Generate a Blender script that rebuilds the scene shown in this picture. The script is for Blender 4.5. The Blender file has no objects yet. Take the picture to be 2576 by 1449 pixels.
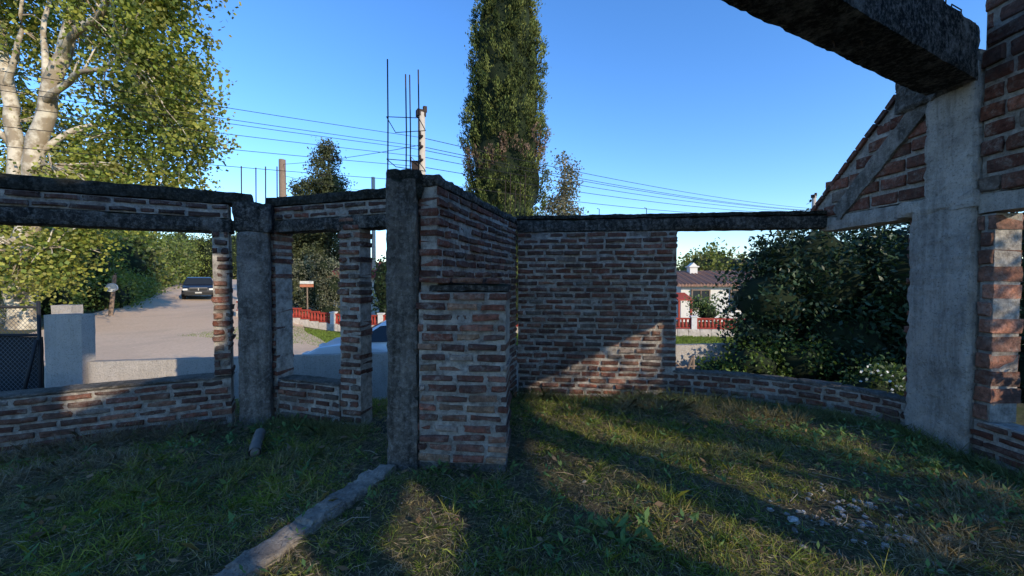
import bpy, math, random
import numpy as np
from mathutils import Vector, noise, Matrix
random.seed(7); rng=np.random.default_rng(7)
scene=bpy.context.scene
R=math.radians
SUN_EL=20.0

# ------------------------------------------------------------------ helpers
def link(ob,parent=None):
    scene.collection.objects.link(ob)
    if parent: ob.parent=parent
    return ob
def empty(name,loc=(0,0,0)):
    e=bpy.data.objects.new(name,None); e.location=loc; e.empty_display_size=.2
    return link(e)
class MB:
    def __init__(s): s.v=[];s.f=[];s.c=[]
    def add(s,vs,fs,col=(1,1,1)):
        o=len(s.v); s.v+= [tuple(v) for v in vs]; s.f+=[tuple(i+o for i in f) for f in fs]; s.c+=[col]*len(vs)
    def obj(s,name,mat,parent=None,smooth=False,bevel=0):
        me=bpy.data.meshes.new(name); me.from_pydata(s.v,[],s.f)
        a=me.color_attributes.new('Col','FLOAT_COLOR','POINT')
        arr=np.ones((len(s.v),4),dtype=np.float32)
        if s.v: arr[:,:3]=np.array(s.c,dtype=np.float32)[:,:3]
        a.data.foreach_set('color',arr.ravel())
        me.materials.append(mat)
        if smooth: me.shade_smooth()
        ob=bpy.data.objects.new(name,me); link(ob,parent)
        if bevel:
            m=ob.modifiers.new('b','BEVEL'); m.width=bevel; m.segments=2; m.limit_method='ANGLE'; m.angle_limit=R(35)
        return ob
def box(mb,c,s,yaw=0,col=(1,1,1),pitch=0):
    M=Matrix.Translation(c)@Matrix.Rotation(yaw,4,'Z')@Matrix.Rotation(pitch,4,'Y')
    vs=[M@Vector((x*s[0]/2,y*s[1]/2,z*s[2]/2)) for z in(-1,1) for y in(-1,1) for x in(-1,1)]
    mb.add(vs,[(0,2,3,1),(4,5,7,6),(0,1,5,4),(2,6,7,3),(0,4,6,2),(1,3,7,5)],col)
def tube(mb,pts,rad,n=8,col=(1,1,1),cap=True,wob=0):
    pts=[Vector(p) for p in pts]
    if not hasattr(rad,'__len__'): rad=[rad]*len(pts)
    vs=[];fs=[]
    for i,p in enumerate(pts):
        t=(pts[min(i+1,len(pts)-1)]-pts[max(i-1,0)]).normalized()
        a=t.cross(Vector((0,0,1))) if abs(t.z)<.9 else t.cross(Vector((1,0,0)))
        a.normalize(); b=t.cross(a)
        for k in range(n):
            th=2*math.pi*k/n; r=rad[i]
            if wob: r*=1+wob*noise.noise(p*1.3+Vector((k*3.1,0,0)))
            vs.append(p+(a*math.cos(th)+b*math.sin(th))*r)
    for i in range(len(pts)-1):
        for k in range(n):
            k2=(k+1)%n; fs.append((i*n+k,i*n+k2,(i+1)*n+k2,(i+1)*n+k))
    if cap:
        fs.append(tuple(range(n))[::-1]); fs.append(tuple((len(pts)-1)*n+k for k in range(n)))
    mb.add(vs,fs,col)
def rbox(mb,c,s,yaw=0,step=.07,amp=.008,fr=5,col=(1,1,1),er=1.0):
    M=Matrix.Translation(c)@Matrix.Rotation(yaw,4,'Z')
    for ax in range(3):
        u,v=[(1,2),(2,0),(0,1)][ax]
        nu=max(1,min(260,int(s[u]/step))); nv=max(1,min(260,int(s[v]/step)))
        for sg in(-1,1):
            vs=[]
            for i in range(nu+1):
                for j in range(nv+1):
                    p=[0,0,0]; p[ax]=sg*s[ax]/2; p[u]=(i/nu-.5)*s[u]; p[v]=(j/nv-.5)*s[v]
                    w=M@Vector(p)
                    e=sum(1 for k in range(3) if abs(abs(p[k])-s[k]/2)<1e-6)
                    d=noise.noise_vector(w*fr)*amp*.6+noise.noise_vector(w*fr*3.3)*amp*.6
                    if e>=2:
                        q=(M.to_3x3()@Vector([(-math.copysign(1,p[k]) if abs(abs(p[k])-s[k]/2)<1e-6 else 0) for k in range(3)]))
                        d+=q*(.004+.02*max(0,noise.noise(w*9))+.012*abs(noise.noise(w*23)))*min(1,amp/.008)*er
                    vs.append(w+d)
            fs=[]
            for i in range(nu):
                for j in range(nv):
                    a=i*(nv+1)+j; q=(a,a+nv+1,a+nv+2,a+1)
                    fs.append(q if sg>0 else q[::-1])
            mb.add(vs,fs,col)
def prism(mb,poly,ax_off,col=(1,1,1)):
    n=len(poly); o=Vector(ax_off)
    vs=[Vector(p) for p in poly]+[Vector(p)+o for p in poly]
    fs=[tuple(range(n)),tuple(range(2*n-1,n-1,-1))]+[(i,(i+1)%n+0,(i+1)%n+n,i+n)[::-1] for i in range(n)]
    mb.add(vs,fs,col)

# ------------------------------------------------------------------ materials
def newmat(name):
    m=bpy.data.materials.new(name); m.use_nodes=True; nt=m.node_tree
    b=nt.nodes['Principled BSDF']; b.inputs['Roughness'].default_value=.9
    b.inputs['Specular IOR Level'].default_value=.25
    return m,nt,b
def ramp(nt,src,stops):
    r=nt.nodes.new('ShaderNodeValToRGB'); el=r.color_ramp.elements
    while len(el)<len(stops): el.new(.5)
    for e,(p,c) in zip(el,stops): e.position=p; e.color=(c[0],c[1],c[2],1) if hasattr(c,'__len__') else (c,c,c,1)
    nt.links.new(src,r.inputs[0]); return r.outputs[0]
def mix(nt,f,a,b,mode='MIX'):
    m=nt.nodes.new('ShaderNodeMix'); m.data_type='RGBA'; m.blend_type=mode
    for sock,v in((m.inputs[0],f),(m.inputs[6],a),(m.inputs[7],b)):
        if hasattr(v,'is_linked') : nt.links.new(v,sock)
        elif hasattr(v,'__len__'): sock.default_value=(*v,1)
        else: sock.default_value=v
    return m.outputs[2]
def pos(nt,scale=(1,1,1)):
    g=nt.nodes.new('ShaderNodeNewGeometry'); mp=nt.nodes.new('ShaderNodeMapping')
    mp.inputs['Scale'].default_value=scale; nt.links.new(g.outputs['Position'],mp.inputs[0]); return mp.outputs[0]
def nz(nt,scale,detail=5,vec=None,rough=.6):
    n=nt.nodes.new('ShaderNodeTexNoise'); n.inputs['Scale'].default_value=scale; n.inputs['Detail'].default_value=detail
    n.inputs['Roughness'].default_value=rough
    nt.links.new(vec if vec else pos(nt),n.inputs['Vector']); return n.outputs['Fac']
def bump(nt,b,h,st=.5,d=.01):
    n=nt.nodes.new('ShaderNodeBump'); n.inputs['Strength'].default_value=st; n.inputs['Distance'].default_value=d
    nt.links.new(h,n.inputs['Height']); nt.links.new(n.outputs[0],b.inputs['Normal'])
def attr(nt):
    a=nt.nodes.new('ShaderNodeAttribute'); a.attribute_name='Col'; return a.outputs['Color']
def simple(name,col,rough=.8,metal=0,var=.25,scale=8,bst=.2):
    m,nt,b=newmat(name); b.inputs['Roughness'].default_value=rough; b.inputs['Metallic'].default_value=metal
    c=mix(nt,nz(nt,scale),tuple(x*(1-var) for x in col),tuple(min(1,x*(1+var)) for x in col))
    nt.links.new(c,b.inputs['Base Color'])
    if bst: bump(nt,b,nz(nt,scale*6),bst,.005)
    return m
def brick_mat(name,dust=.6,mort=(.38,.33,.28)):
    m,nt,b=newmat(name)
    f=ramp(nt,nz(nt,24,7,rough=.7),[(.32,.40),(.7,1.4)])
    c=mix(nt,1.0,attr(nt),f,'MULTIPLY')
    d=ramp(nt,nz(nt,11,9,rough=.85),[(.50,0),(.62,dust)])
    c=mix(nt,d,c,mort)
    d2=ramp(nt,nz(nt,1.4,8,rough=.75),[(.45,0),(.62,.85)])
    c=mix(nt,d2,c,(.075,.050,.042))
    d3=ramp(nt,nz(nt,60,4),[(.58,0),(.70,.8)]); c=mix(nt,d3,c,(.045,.033,.028))
    nt.links.new(c,b.inputs['Base Color']); bump(nt,b,nz(nt,38,8,rough=.75),1,.022)
    b.inputs['Specular IOR Level'].default_value=.12
    return m
def mortar_mat(name='mortar'):
    m,nt,b=newmat(name)
    c=mix(nt,ramp(nt,nz(nt,14,7,rough=.75),[(.35,0),(.62,1)]),(.20,.17,.145),(.62,.56,.49)); c=mix(nt,ramp(nt,nz(nt,1.9,6),[(.5,0),(.68,.6)]),c,(.14,.11,.09))
    nt.links.new(c,b.inputs['Base Color']); bump(nt,b,nz(nt,50,8,rough=.8),1,.035); return m
def conc(name,light,dark,lo=.4,hi=.62,topdark=.9,streak=.6,grain=.25):
    m,nt,b=newmat(name)
    c=mix(nt,ramp(nt,nz(nt,3.1,9,rough=.75),[(lo,0),(hi,1)]),light,dark)
    st=ramp(nt,nz(nt,3,7,pos(nt,(5,5,.5)),.7),[(.46,0),(.62,streak)])
    c=mix(nt,st,c,tuple(x*.4 for x in dark))
    c=mix(nt,ramp(nt,nz(nt,26,8,rough=.8),[(.36,grain),(.52,0)]),c,(.64,.59,.52))
    c=mix(nt,ramp(nt,nz(nt,48,6,rough=.8),[(.54,0),(.66,.8)]),c,tuple(x*.3 for x in dark))
    g=nt.nodes.new('ShaderNodeNewGeometry'); sx=nt.nodes.new('ShaderNodeSeparateXYZ'); nt.links.new(g.outputs['Normal'],sx.inputs[0])
    t=ramp(nt,sx.outputs['Z'],[(.3,0),(.7,topdark)]); c=mix(nt,t,c,(.028,.032,.018))
    nt.links.new(c,b.inputs['Base Color']); bump(nt,b,nz(nt,30,9,rough=.8),1,.035)
    b.inputs['Specular IOR Level'].default_value=.12; return m
def leaf_mat(name,trans=.3,rough=.55,spec=.35):
    m,nt,b=newmat(name); b.inputs['Roughness'].default_value=rough; b.inputs['Specular IOR Level'].default_value=spec
    nt.links.new(attr(nt),b.inputs['Base Color'])
    t=nt.nodes.new('ShaderNodeBsdfTranslucent'); nt.links.new(mix(nt,1.0,attr(nt),(1.3,1.25,.6),'MULTIPLY'),t.inputs[0])
    mx=nt.nodes.new('ShaderNodeMixShader'); mx.inputs[0].default_value=trans
    nt.links.new(b.outputs[0],mx.inputs[1]); nt.links.new(t.outputs[0],mx.inputs[2])
    nt.links.new(mx.outputs[0],nt.nodes['Material Output'].inputs[0]); return m

M_brick=brick_mat('old_brick'); M_brick2=brick_mat('large_brick',.5); M_mortar=mortar_mat()
M_beam=conc('stained_concrete',(.22,.195,.17),(.045,.042,.038),.32,.50,.95,.9,.3)
M_cap=conc('mossy_cap',(.055,.052,.044),(.020,.021,.015),.35,.6,.95,.8,.12)
M_raker=conc('blackened_concrete',(.30,.27,.24),(.024,.024,.022),.38,.50,.95,.95,.4)
M_col=conc('column_concrete',(.33,.29,.255),(.13,.115,.10),.40,.60,.9,.6,.35)
M_colr=conc('pale_concrete',(.55,.49,.43),(.29,.26,.23),.42,.66,.7,.45,.35)
M_colc=conc('grey_concrete',(.25,.22,.19),(.090,.08,.068),.36,.58,.95,.75,.3)
M_rough=conc('rough_mortar_cap',(.24,.205,.175),(.09,.078,.066),.4,.6,.3,.5,.3)
M_plaster=conc('grey_plaster',(.52,.46,.40),(.40,.355,.31),.45,.75,.3,.15,.1)
M_steel=simple('rusty_steel',(.05,.035,.03),.8,.3)
M_leaf=leaf_mat('leaves'); M_leafd=leaf_mat('dark_leaves',.10,.45,.28); M_grass=leaf_mat('grass_blades',.35,.75,.1)
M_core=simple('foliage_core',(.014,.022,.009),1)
M_wood=simple('weathered_wood',(.22,.16,.12),.9,0,.4,10,.6)

# ------------------------------------------------------------------ terrain
def sst(a,b,x): 
    t=np.clip((x-a)/(b-a),0,1); return t*t*(3-2*t)
def gzn(x,y):
    x=np.asarray(x,float); y=np.asarray(y,float)
    q=sst(4.7,7.3,y)
    rise=.066*np.maximum(0,-x-4); rise=3.2*np.tanh(rise/3.2)
    left=-.818*x-.575*y; rise=rise*(1-(1-sst(-5.5,-1.0,left))*sst(8,13,y))
    out=-.95-.2*sst(8,18,y)+rise*sst(5,9,y)
    bump_=.018*np.sin(x*3.1+y*1.7)+.015*np.sin(x*1.3-y*4.3+1)+.01*np.sin(x*7.7+2*np.sin(y*5))
    return q*out+(1-q)*(bump_*1.0) +q*.02*np.sin(x*.9)*np.sin(y*.7)
def gz(x,y): return float(gzn(x,y))
def grid_mesh(name,X,Y,Z,mat,parent=None,smooth=True):
    ny,nx=X.shape
    v=np.stack([X,Y,Z],-1).reshape(-1,3)
    idx=np.arange(nx*ny).reshape(ny,nx)
    f=np.stack([idx[:-1,:-1],idx[:-1,1:],idx[1:,1:],idx[1:,:-1]],-1).reshape(-1,4)
    me=bpy.data.meshes.new(name); me.from_pydata(v.tolist(),[],f.tolist()); me.materials.append(mat)
    if smooth: me.shade_smooth()
    return link(bpy.data.objects.new(name,me),parent)
m,nt,b=newmat('soil_and_grass'); 
c=mix(nt,ramp(nt,nz(nt,2.1,7),[(.40,0),(.58,1)]),(.085,.105,.034),(.18,.14,.095))
c=mix(nt,ramp(nt,nz(nt,.35,4),[(.4,0),(.6,.5)]),c,(.12,.15,.038))
c=mix(nt,ramp(nt,nz(nt,40,5),[(.35,.8),(.6,0)]),c,(.04,.034,.02))
nt.links.new(c,b.inputs['Base Color']); bump(nt,b,nz(nt,30,8,rough=.8),1,.05); M_ground=m
u=np.linspace(-1,1,300); xs=np.sinh(u*5.6)/np.sinh(5.6)*420
v=np.linspace(-.9,1,280); ys=3.5+np.sinh(v*5.6)/np.sinh(5.6)*520
X,Y=np.meshgrid(xs,ys); grid_mesh('ground',X,Y,gzn(X,Y),M_ground)
m,nt,b=newmat('dirt_road'); c=mix(nt,nz(nt,.7,6),(.62,.43,.28),(.72,.53,.36)); c=mix(nt,ramp(nt,nz(nt,14,6),[(.35,.4),(.6,0)]),c,(.42,.29,.19))
c=mix(nt,ramp(nt,nz(nt,.9,5,pos(nt,(1,.35,1))),[(.5,0),(.6,.3)]),c,(.44,.32,.22))
nt.links.new(c,b.inputs['Base Color']); bump(nt,b,nz(nt,14,8,rough=.75),.6,.03); M_road=m
def ribbon(name,pts,w,mat,off=.05,step=.6,wob=.35,nw=16):
    P=[Vector(p) for p in pts]; out=[]
    for a,b_ in zip(P[:-1],P[1:]):
        n=max(1,int((b_-a).length/step)); out+=[a.lerp(b_,i/n) for i in range(n)]
    out.append(P[-1]); Xs=[];Ys=[]
    for i,p in enumerate(out):
        t=(out[min(i+3,len(out)-1)]-out[max(i-3,0)]).normalized(); nrm=Vector((-t.y,t.x))
        k=wob*noise.noise(Vector((p.x*.35,p.y*.35,0)))+.15*noise.noise(Vector((p.x*1.3,p.y*1.3,3)))
        k2=wob*noise.noise(Vector((p.x*.35,p.y*.35,9)))
        row=[p+nrm*((j/nw-.5)*w+(k if j==nw else(k2 if j==0 else 0))) for j in range(nw+1)]
        Xs.append([q.x for q in row]);Ys.append([q.y for q in row])
    X=np.array(Xs);Y=np.array(Ys); return grid_mesh(name,X,Y,gzn(X,Y)+off,mat)
ribbon('dirt_road',[(-5.5,6.9+1.5),(-8.6,9.6),(-14.7,18.8),(-22.6,30.1),(-45,61),(-95,130)],8.4,M_road,.06)
ribbon('dirt_street',[(-9,9.6),(0,11.6),(12,13.4),(45,19)],4.2,M_road,.035)

# ------------------------------------------------------------------ unfinished house
H=empty('unfinished_brick_house')
PAL=[(.21,.076,.050),(.165,.065,.046),(.245,.10,.066),(.14,.068,.054),(.27,.13,.088),(.11,.057,.046),(.22,.086,.060),(.185,.09,.068),(.24,.12,.08)]
def bricks(name,path,z0,z1,th,side,ch=.083,bl=.262,mo=.026,topf=None,mat=None,parent=H,pal=PAL,core=True,rag=.018,gain=1,pale=.08,rec=.013,proud=1.3):
    mat=mat or M_brick
    P=[Vector((p[0],p[1])) for p in path]; S=[0]
    for a,b_ in zip(P[:-1],P[1:]): S.append(S[-1]+(b_-a).length)
    L=S[-1]
    def ev(s):
        for i in range(len(P)-1):
            if s<=S[i+1] or i==len(P)-2:
                t=(P[i+1]-P[i]).normalized(); return P[i]+t*(s-S[i]),t
    mb=MB(); n=int(round((z1-z0)/ch)); ch=(z1-z0)/max(1,n)
    for i in range(n):
        zc=z0+(i+.5)*ch; s=-(i%2)*bl/2+random.uniform(-.05,.04); wav=random.uniform(-.004,.004)
        while s<L-.03:
            ln=bl*random.uniform(.82,1.1)
            if random.random()<.06: ln*=.55
            a=max(s,random.uniform(-rag,rag*.5)); e=min(s+ln,L+random.uniform(-rag*.5,rag))
            s+=ln
            if e-a<.06 or e-a-mo<.03: continue
            sm=(a+e)/2; 
            if topf and zc+ch/2>topf(sm)-.02: continue
            p,t=ev(sm); nn=Vector((-t.y,t.x))*side
            hl=(e-a-mo*random.uniform(.6,1.5))/2; hh=(ch-mo*random.uniform(.75,1.25))/2
            b0=-random.gauss(.004,.006)*proud; b1=th+random.uniform(-.003,.010)
            yj=random.gauss(0,.018); zj=random.gauss(0,.014); zo=random.uniform(-.004,.004)+wav
            vs=[]; k=random.uniform(.009,.017)
            for bb,sh in((b0,k),(b0+k*.7,k*.25),(b1-k*.7,k*.25),(b1,k)):
                for (aa,cc) in((-1,-1),(0,-1.02),(1,-1),(1.015,0),(1,1),(0,1.02),(-1,1),(-1.015,0)):
                    al=aa*(hl-(sh if aa else 0))+random.gauss(0,.0045); cz=cc*(hh-(sh if cc else 0))+random.gauss(0,.0035)
                    w=p+t*al+nn*(bb+al*yj+random.gauss(0,.0025))
                    vs.append((w.x,w.y,zc+cz+al*zj+zo))
            fs=[(0,7,6,5,4,3,2,1),(24,25,26,27,28,29,30,31)]
            for r in range(3):
                for q in range(8):
                    q2=(q+1)%8; fs.append((r*8+q,r*8+q2,r*8+8+q2,r*8+8+q))
            if side<0: fs=[f[::-1] for f in fs]
            c=random.choice(pal); g=random.uniform(.6,1.3)*gain
            if random.random()<pale: c=(.28,.22,.18)
            mb.add(vs,fs,(c[0]*g,c[1]*g,c[2]*g))
    ob=mb.obj(name,mat,parent)
    if core:
        cb=MB(); st=max(2,int(L/.12))
        F=[];B=[]
        for i in range(st+1):
            s=.014+(L-.028)*i/st; p,t=ev(s); nn=Vector((-t.y,t.x))*side
            zt=min(z1-.004,topf(s)-.03) if topf else z1-.004
            F.append((p+nn*rec,zt)); B.append((p+nn*(th-rec),zt))
        vs=[];fs=[]
        for (f,zt),(b_,_) in zip(F,B):
            zt=max(zt,z0+.01)
            vs+=[(f.x,f.y,z0),(f.x,f.y,zt),(b_.x,b_.y,zt),(b_.x,b_.y,z0)]
        for i in range(st):
            for q in range(4):
                q2=(q+1)%4; fs.append((i*4+q,i*4+q2,i*4+4+q2,i*4+4+q))
        fs+=[(0,1,2,3),tuple(st*4+q for q in(3,2,1,0))]
        if side>0: fs=[f[::-1] for f in fs]
        cb.add(vs,fs); cb.obj(name+'_mortar',M_mortar,parent)
    return ob
def beam(name,path,z0,z1,th,side,mat,ov=0.0,amp=.008,step=.05,er=1.0):
    mb=MB()
    for a,b_ in zip(path[:-1],path[1:]):
        a=Vector(a);b_=Vector(b_); t=(b_-a).normalized(); nn=Vector((-t.y,t.x))*side
        c=(a+b_)/2+nn*(th/2); rbox(mb,(c.x,c.y,(z0+z1)/2),((b_-a).length,th+2*ov,z1-z0),math.atan2(t.y,t.x),step,amp,er=er)
    return mb.obj(name,mat,H,smooth=False)
# left wall
dL=Vector((.887,.462)); Lc=Vector((-2.98,4.22)); A=Lc-dL*4.0
DPAL=[(.12,.06,.048),(.09,.05,.042),(.15,.075,.06),(.07,.045,.04)]
bricks('left_low_wall',[A,Lc],-.3,.49,.24,1)
beam('left_low_wall_sill',[A,Lc],.49,.522,.25,1,M_rough,.004,.014,.035)
bricks('left_jamb',[Lc-dL*.17,Lc],.52,2.05,.22,1)
beam('left_lintel',[A,Lc+dL*.02],2.03,2.185,.24,1,M_beam,.006)
bricks('left_beam_course',[A,Lc],2.185,2.33,.23,1,pal=DPAL,ch=.072)
beam('left_beam_cap',[A,Lc+dL*.2],2.33,2.465,.25,1,M_cap,.012,.014)
mb=MB(); rbox(mb,(-2.80,4.36,.85),(.30,.28,2.4),R(20),.04,.014); mb.obj('left_column',M_col,H)
rb=MB(); rbox(rb,(-2.79,4.37,2.20),(.36,.30,.32),R(12),.04,.022); rb.obj('left_column_head',M_beam,H)
# window wall
W0=Vector((-2.72,4.42)); dW=Vector((1.72,-.57)).normalized()
w=lambda s:W0+dW*s
bricks('window_wall_left_pier',[w(0),w(.13)],-.2,2.19,.24,1)
bricks('window_low_wall',[w(.13),w(.97)],-.3,.42,.20,1)
beam('window_sill',[w(.13),w(.97)],.42,.45,.21,1,M_rough,.006,.012,.035)
bricks('window_pier',[w(.97),w(1.249)],-.2,2.19,.20,1)
beam('window_lintel',[w(0.0),w(2.02)],2.05,2.19,.22,1,M_beam,.008)
bricks('window_beam_course',[w(0),w(2.02)],2.19,2.335,.22,1,pal=PAL[:4]+DPAL,ch=.072)
beam('window_beam_cap',[w(-.02),w(2.02)],2.335,2.44,.23,1,M_cap,.012,.014)
beam('door_threshold',[w(1.27),w(2.0)],-.12,.03,.3,1,M_col,.05,.01)
# central column, receding wall, stub block
mb=MB(); rbox(mb,(-.895,3.33,1.05),(.255,.26,2.62),R(2),.035,.018); mb.obj('central_column',M_colc,H)
mb=MB(); rbox(mb,(-.88,3.36,2.32),(.30,.30,.22),R(4),.035,.030); mb.obj('central_column_head',M_cap,H)
r0=Vector((-.60,3.22)); r1=Vector((.07,5.58)); rd=(r1-r0).normalized()
bricks('receding_wall',[r0,r1],-.2,2.30,.17,1)
beam('receding_wall_cap',[r0-rd*.02,r1],2.30,2.39,.18,1,M_beam,.012,.024,.04)
bricks('stub_block',[(-.765,3.19),(-.035,3.14)],.06,1.44,.42,1,gain=1.25,pal=PAL+[(.30,.17,.11),(.27,.16,.105),(.31,.19,.12)],pale=.14)
beam('stub_block_cap',[(-.67,3.20),(-.03,3.16)],1.44,1.50,.40,1,M_beam,.004,.012)
bricks('stub_block_top_course',[(-.765,3.20),(-.07,3.17)],1.50,1.575,.36,1,core=False,ch=.07)
beam('stub_footing',[(-.80,3.25),(-.05,3.21)],-.25,.045,.40,1,M_col,.0,.018)
# far wall
f0=Vector((.07,5.58)); f1=Vector((4.05,5.10)); fd=(f1-f0).normalized()
bricks('far_wall',[f0,f0+fd*2.16],-.4,2.19,.2,1)
beam('far_beam',[f0-fd*.02,f1+fd*.25],2.19,2.36,.2,1,M_beam,.012,.012)
beam('far_beam_cap',[f0-fd*.02,f1+fd*.2],2.36,2.42,.2,1,M_cap,.026,.014)
# curved low wall
pts=[f0+fd*2.10,Vector((2.6,5.2)),Vector((3.05,5.02)),Vector((3.45,4.80)),Vector((3.74,4.54)),Vector((3.92,4.25)),Vector((4.0,3.98))]
bricks('curved_low_wall',pts,-.4,.28,.2,1,bl=.22,proud=1.8)
for i,(a,b_) in enumerate(zip(pts[:-1],pts[1:])):
    beam('curved_wall_cap_%d'%i,[a,b_+(b_-a).normalized()*.03],.27,.312+.003*(i%2),.2,1,M_rough,.002,.020,.03)
# right wall (plane x = 4.02, thickness outward)
XR=4.02
beam('right_lintel',[(XR,3.46),(XR,5.2)],2.15,2.33,.25,-1,M_colr,.006)
beam('right_lintel_near',[(XR,-8),(XR,3.452)],2.10,2.27,.25,-1,M_colr,.006,.008,.09)
BIG=dict(ch=.155,bl=.36,mo=.030,mat=M_brick2,rec=.015)
BP=[(.22,.080,.052),(.18,.068,.047),(.25,.095,.06),(.20,.088,.06),(.15,.07,.055)]
def slope(s):
    y=3.47+s; return 3.55 if y<4.15 else 3.55-(y-4.15)*(1.08/1.2)
bricks('gable_wall',[(XR,3.47),(XR,5.38)],2.33,3.56,.22,-1,topf=slope,pal=BP,**BIG)
cb=MB(); nrm=Vector((0,.87,1.03)).normalized()
def strip(a,b_,hw_,dep,n=22):
    for k in range(n):
        p=a.lerp(b_,k/n); q=a.lerp(b_,(k+1)/n)
        f_=lambda p,s:hw_+.018*noise.noise(p*9+Vector((s,0,0)))+.01*noise.noise(p*25)
        prism(cb,[p-nrm*f_(p,0),q-nrm*f_(q,0),q+nrm*f_(q,5),p+nrm*f_(p,5)],(dep,0,0))
strip(Vector((XR-.03,4.93,2.34)),Vector((XR-.03,3.88,3.28)),.095,.1)
cb.obj('gable_strut',M_col,H)
mb=MB(); L1=Vector((XR+.11,4.08,3.57)); L2=Vector((XR+.11,5.4,2.40))
n=11; sd_=(L2-L1).normalized(); yp=math.atan2(-sd_.z,sd_.y)
for k in range(n):
    p=L1.lerp(L2,(k+.5)/n); M=Matrix.Translation(p)@Matrix.Rotation(-yp+R(random.uniform(-3,3)),4,'X')
    vs=[M@Vector((x*.13,y*.074,z*.026)) for z in(-1,1) for y in(-1,1) for x in(-1,1)]
    mb.add(vs,[(0,2,3,1),(4,5,7,6),(0,1,5,4),(2,6,7,3),(0,4,6,2),(1,3,7,5)],random.choice(DPAL+PAL))
mb.obj('gable_edge_bricks',M_brick2,H,bevel=.008)
mb=MB(); rbox(mb,(XR+.10,3.735,.93),(.30,.54,2.64),0,.035,.016); rbox(mb,(XR+.10,3.665,2.85),(.30,.41,1.20),0,.035,.018)
rbox(mb,(XR+.10,3.80,2.24),(.33,.72,.16),0,.04,.014); mb.obj('right_column',M_colr,H)
mb=MB(); rbox(mb,(XR+.08,3.86,3.40),(.30,.62,.34),0,.035,.026); mb.obj('right_column_head',M_colc,H)
bricks('right_column_brick',[(XR+.02,4.01),(XR+.02,4.09)],-.1,2.15,.2,-1,core=False)
# near right wall; unseen piers and openings placed to shape the sun patches
bricks('right_wall_sill',[(XR,-8),(XR,3.462)],-.3,.33,.24,-1)
bricks('right_jamb',[(XR+.012,3.33),(XR+.012,3.455)],.33,2.10,.25,-1,pal=[(.33,.14,.09),(.38,.17,.11),(.35,.18,.13)],ch=.15,bl=.3,mo=.022,mat=M_brick2,pale=0)
bricks('right_unseen_pier_a',[(XR,-.1),(XR,.3)],.33,2.10,.24,-1,pal=BP,**BIG)
bricks('right_unseen_pier_b',[(XR,-1.85),(XR,-1.1)],.33,2.60,.24,-1,pal=BP,**BIG)
bricks('right_unseen_pier_c',[(XR,-3.0),(XR,-2.75)],.33,2.60,.24,-1,pal=BP,**BIG)
bricks('right_unseen_pier_d',[(XR,-8),(XR,-3.5)],.33,2.10,.24,-1,pal=BP,**BIG)
bricks('right_wall_upper_a',[(XR,-1.1),(XR,3.452)],2.27,4.55,.24,-1,pal=BP,**BIG)
bricks('right_unseen_upper_b',[(XR,-8),(XR,-3.5)],2.27,4.5,.24,-1,pal=BP,**BIG)
bricks('right_unseen_upper_c',[(XR,-3.5),(XR,-1.1)],2.95,4.5,.24,-1,pal=BP,**BIG)
bricks('right_unseen_upper_d',[(XR,-3.0),(XR,-1.1)],2.60,2.95,.24,-1,pal=BP,**BIG)
for nm,ya,yb,za,zb_ in(('a',-1.1,-.2,4.55,4.86),('b',-1.9,-1.1,4.5,5.43),('c',-2.9,-1.9,4.5,6.05),('d',-3.8,-2.9,6.05,6.36),('e',-4.7,-3.8,6.05,6.60),('f',-8,-4.7,4.5,6.80)):  # unseen stepped tops added to shade the room; gap lets sun through
    bricks('right_shade_top_'+nm,[(XR,ya),(XR,yb)],za,zb_,.24,-1,pal=BP,**BIG)
# big raking beam overhead
bd=Vector((-.896,-.444)); n0=Vector((4.02,3.47)); 
beam('overhead_beam',[n0,n0+bd*9.2],3.25,3.71,.34,-1,M_raker,0,.010,.04,.4)
mb=MB(); e=n0+bd*9.0; rbox(mb,(e.x-.1,e.y+.2,1.5),(.3,.3,3.5),R(26),.08,.012); mb.obj('rear_column',M_col,H)
# rebar
mb=MB()
cx,cy=-.88,3.35
for (dx,dy),zt in [((-.125,-.11),3.31),((.125,-.11),3.22),((-.005,.13),3.30),((.02,-.10),3.19)]:
    p0=(cx+dx*1.0,cy+dy,2.3); p1=(cx+dx+.004,cy+dy+random.uniform(-.01,.01),zt); tube(mb,[p0,((p0[0]+p1[0])/2+.004,p0[1],(p0[2]+zt)/2),p1],.0055,6)
q=[(-.13,-.115),(.13,-.115),(.13,.135),(-.13,.135)]
for zz in(2.50,2.83):
    P=[(cx+a,cy+b_,zz+random.uniform(-.02,.02)) for a,b_ in q]; P.append(P[0]); 
    for a,b_ in zip(P[:-1],P[1:]): tube(mb,[a,b_],.0035,5)
for x,y in((-2.96,4.38),(-2.91,4.55),(-2.72,4.42),(-2.67,4.55)):
    tube(mb,[(x,y,2.40),(x+.004,y,2.80+random.uniform(-.03,.03))],.006,6)
for k in range(5):
    x=-.10+.07*k; tube(mb,[(x,5.68,2.38),(x+.01,5.68,2.95+.1*math.sin(k*2))],.005,5)
for x,h in((1.20,.08),(1.85,.09)): tube(mb,[(x,5.5,2.4),(x,5.5,2.42+h),(x-.03,5.5,2.43+h)],.005,5)
for k in(0,1): 
    p=n0+bd*(.35+.32*k); tube(mb,[(p.x,p.y+.1,3.68),(p.x,p.y+.1,3.86),(p.x+.16,p.y+.17,3.86),(p.x+.16,p.y+.17,3.78)],.005,5)
for x in(1.55,1.75): 
    tube(mb,[(x+.75,2.85+.05,3.27),(x+.76,2.84+.05,3.20)],.006,5)
mb.obj('rebar',M_steel,H)
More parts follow.
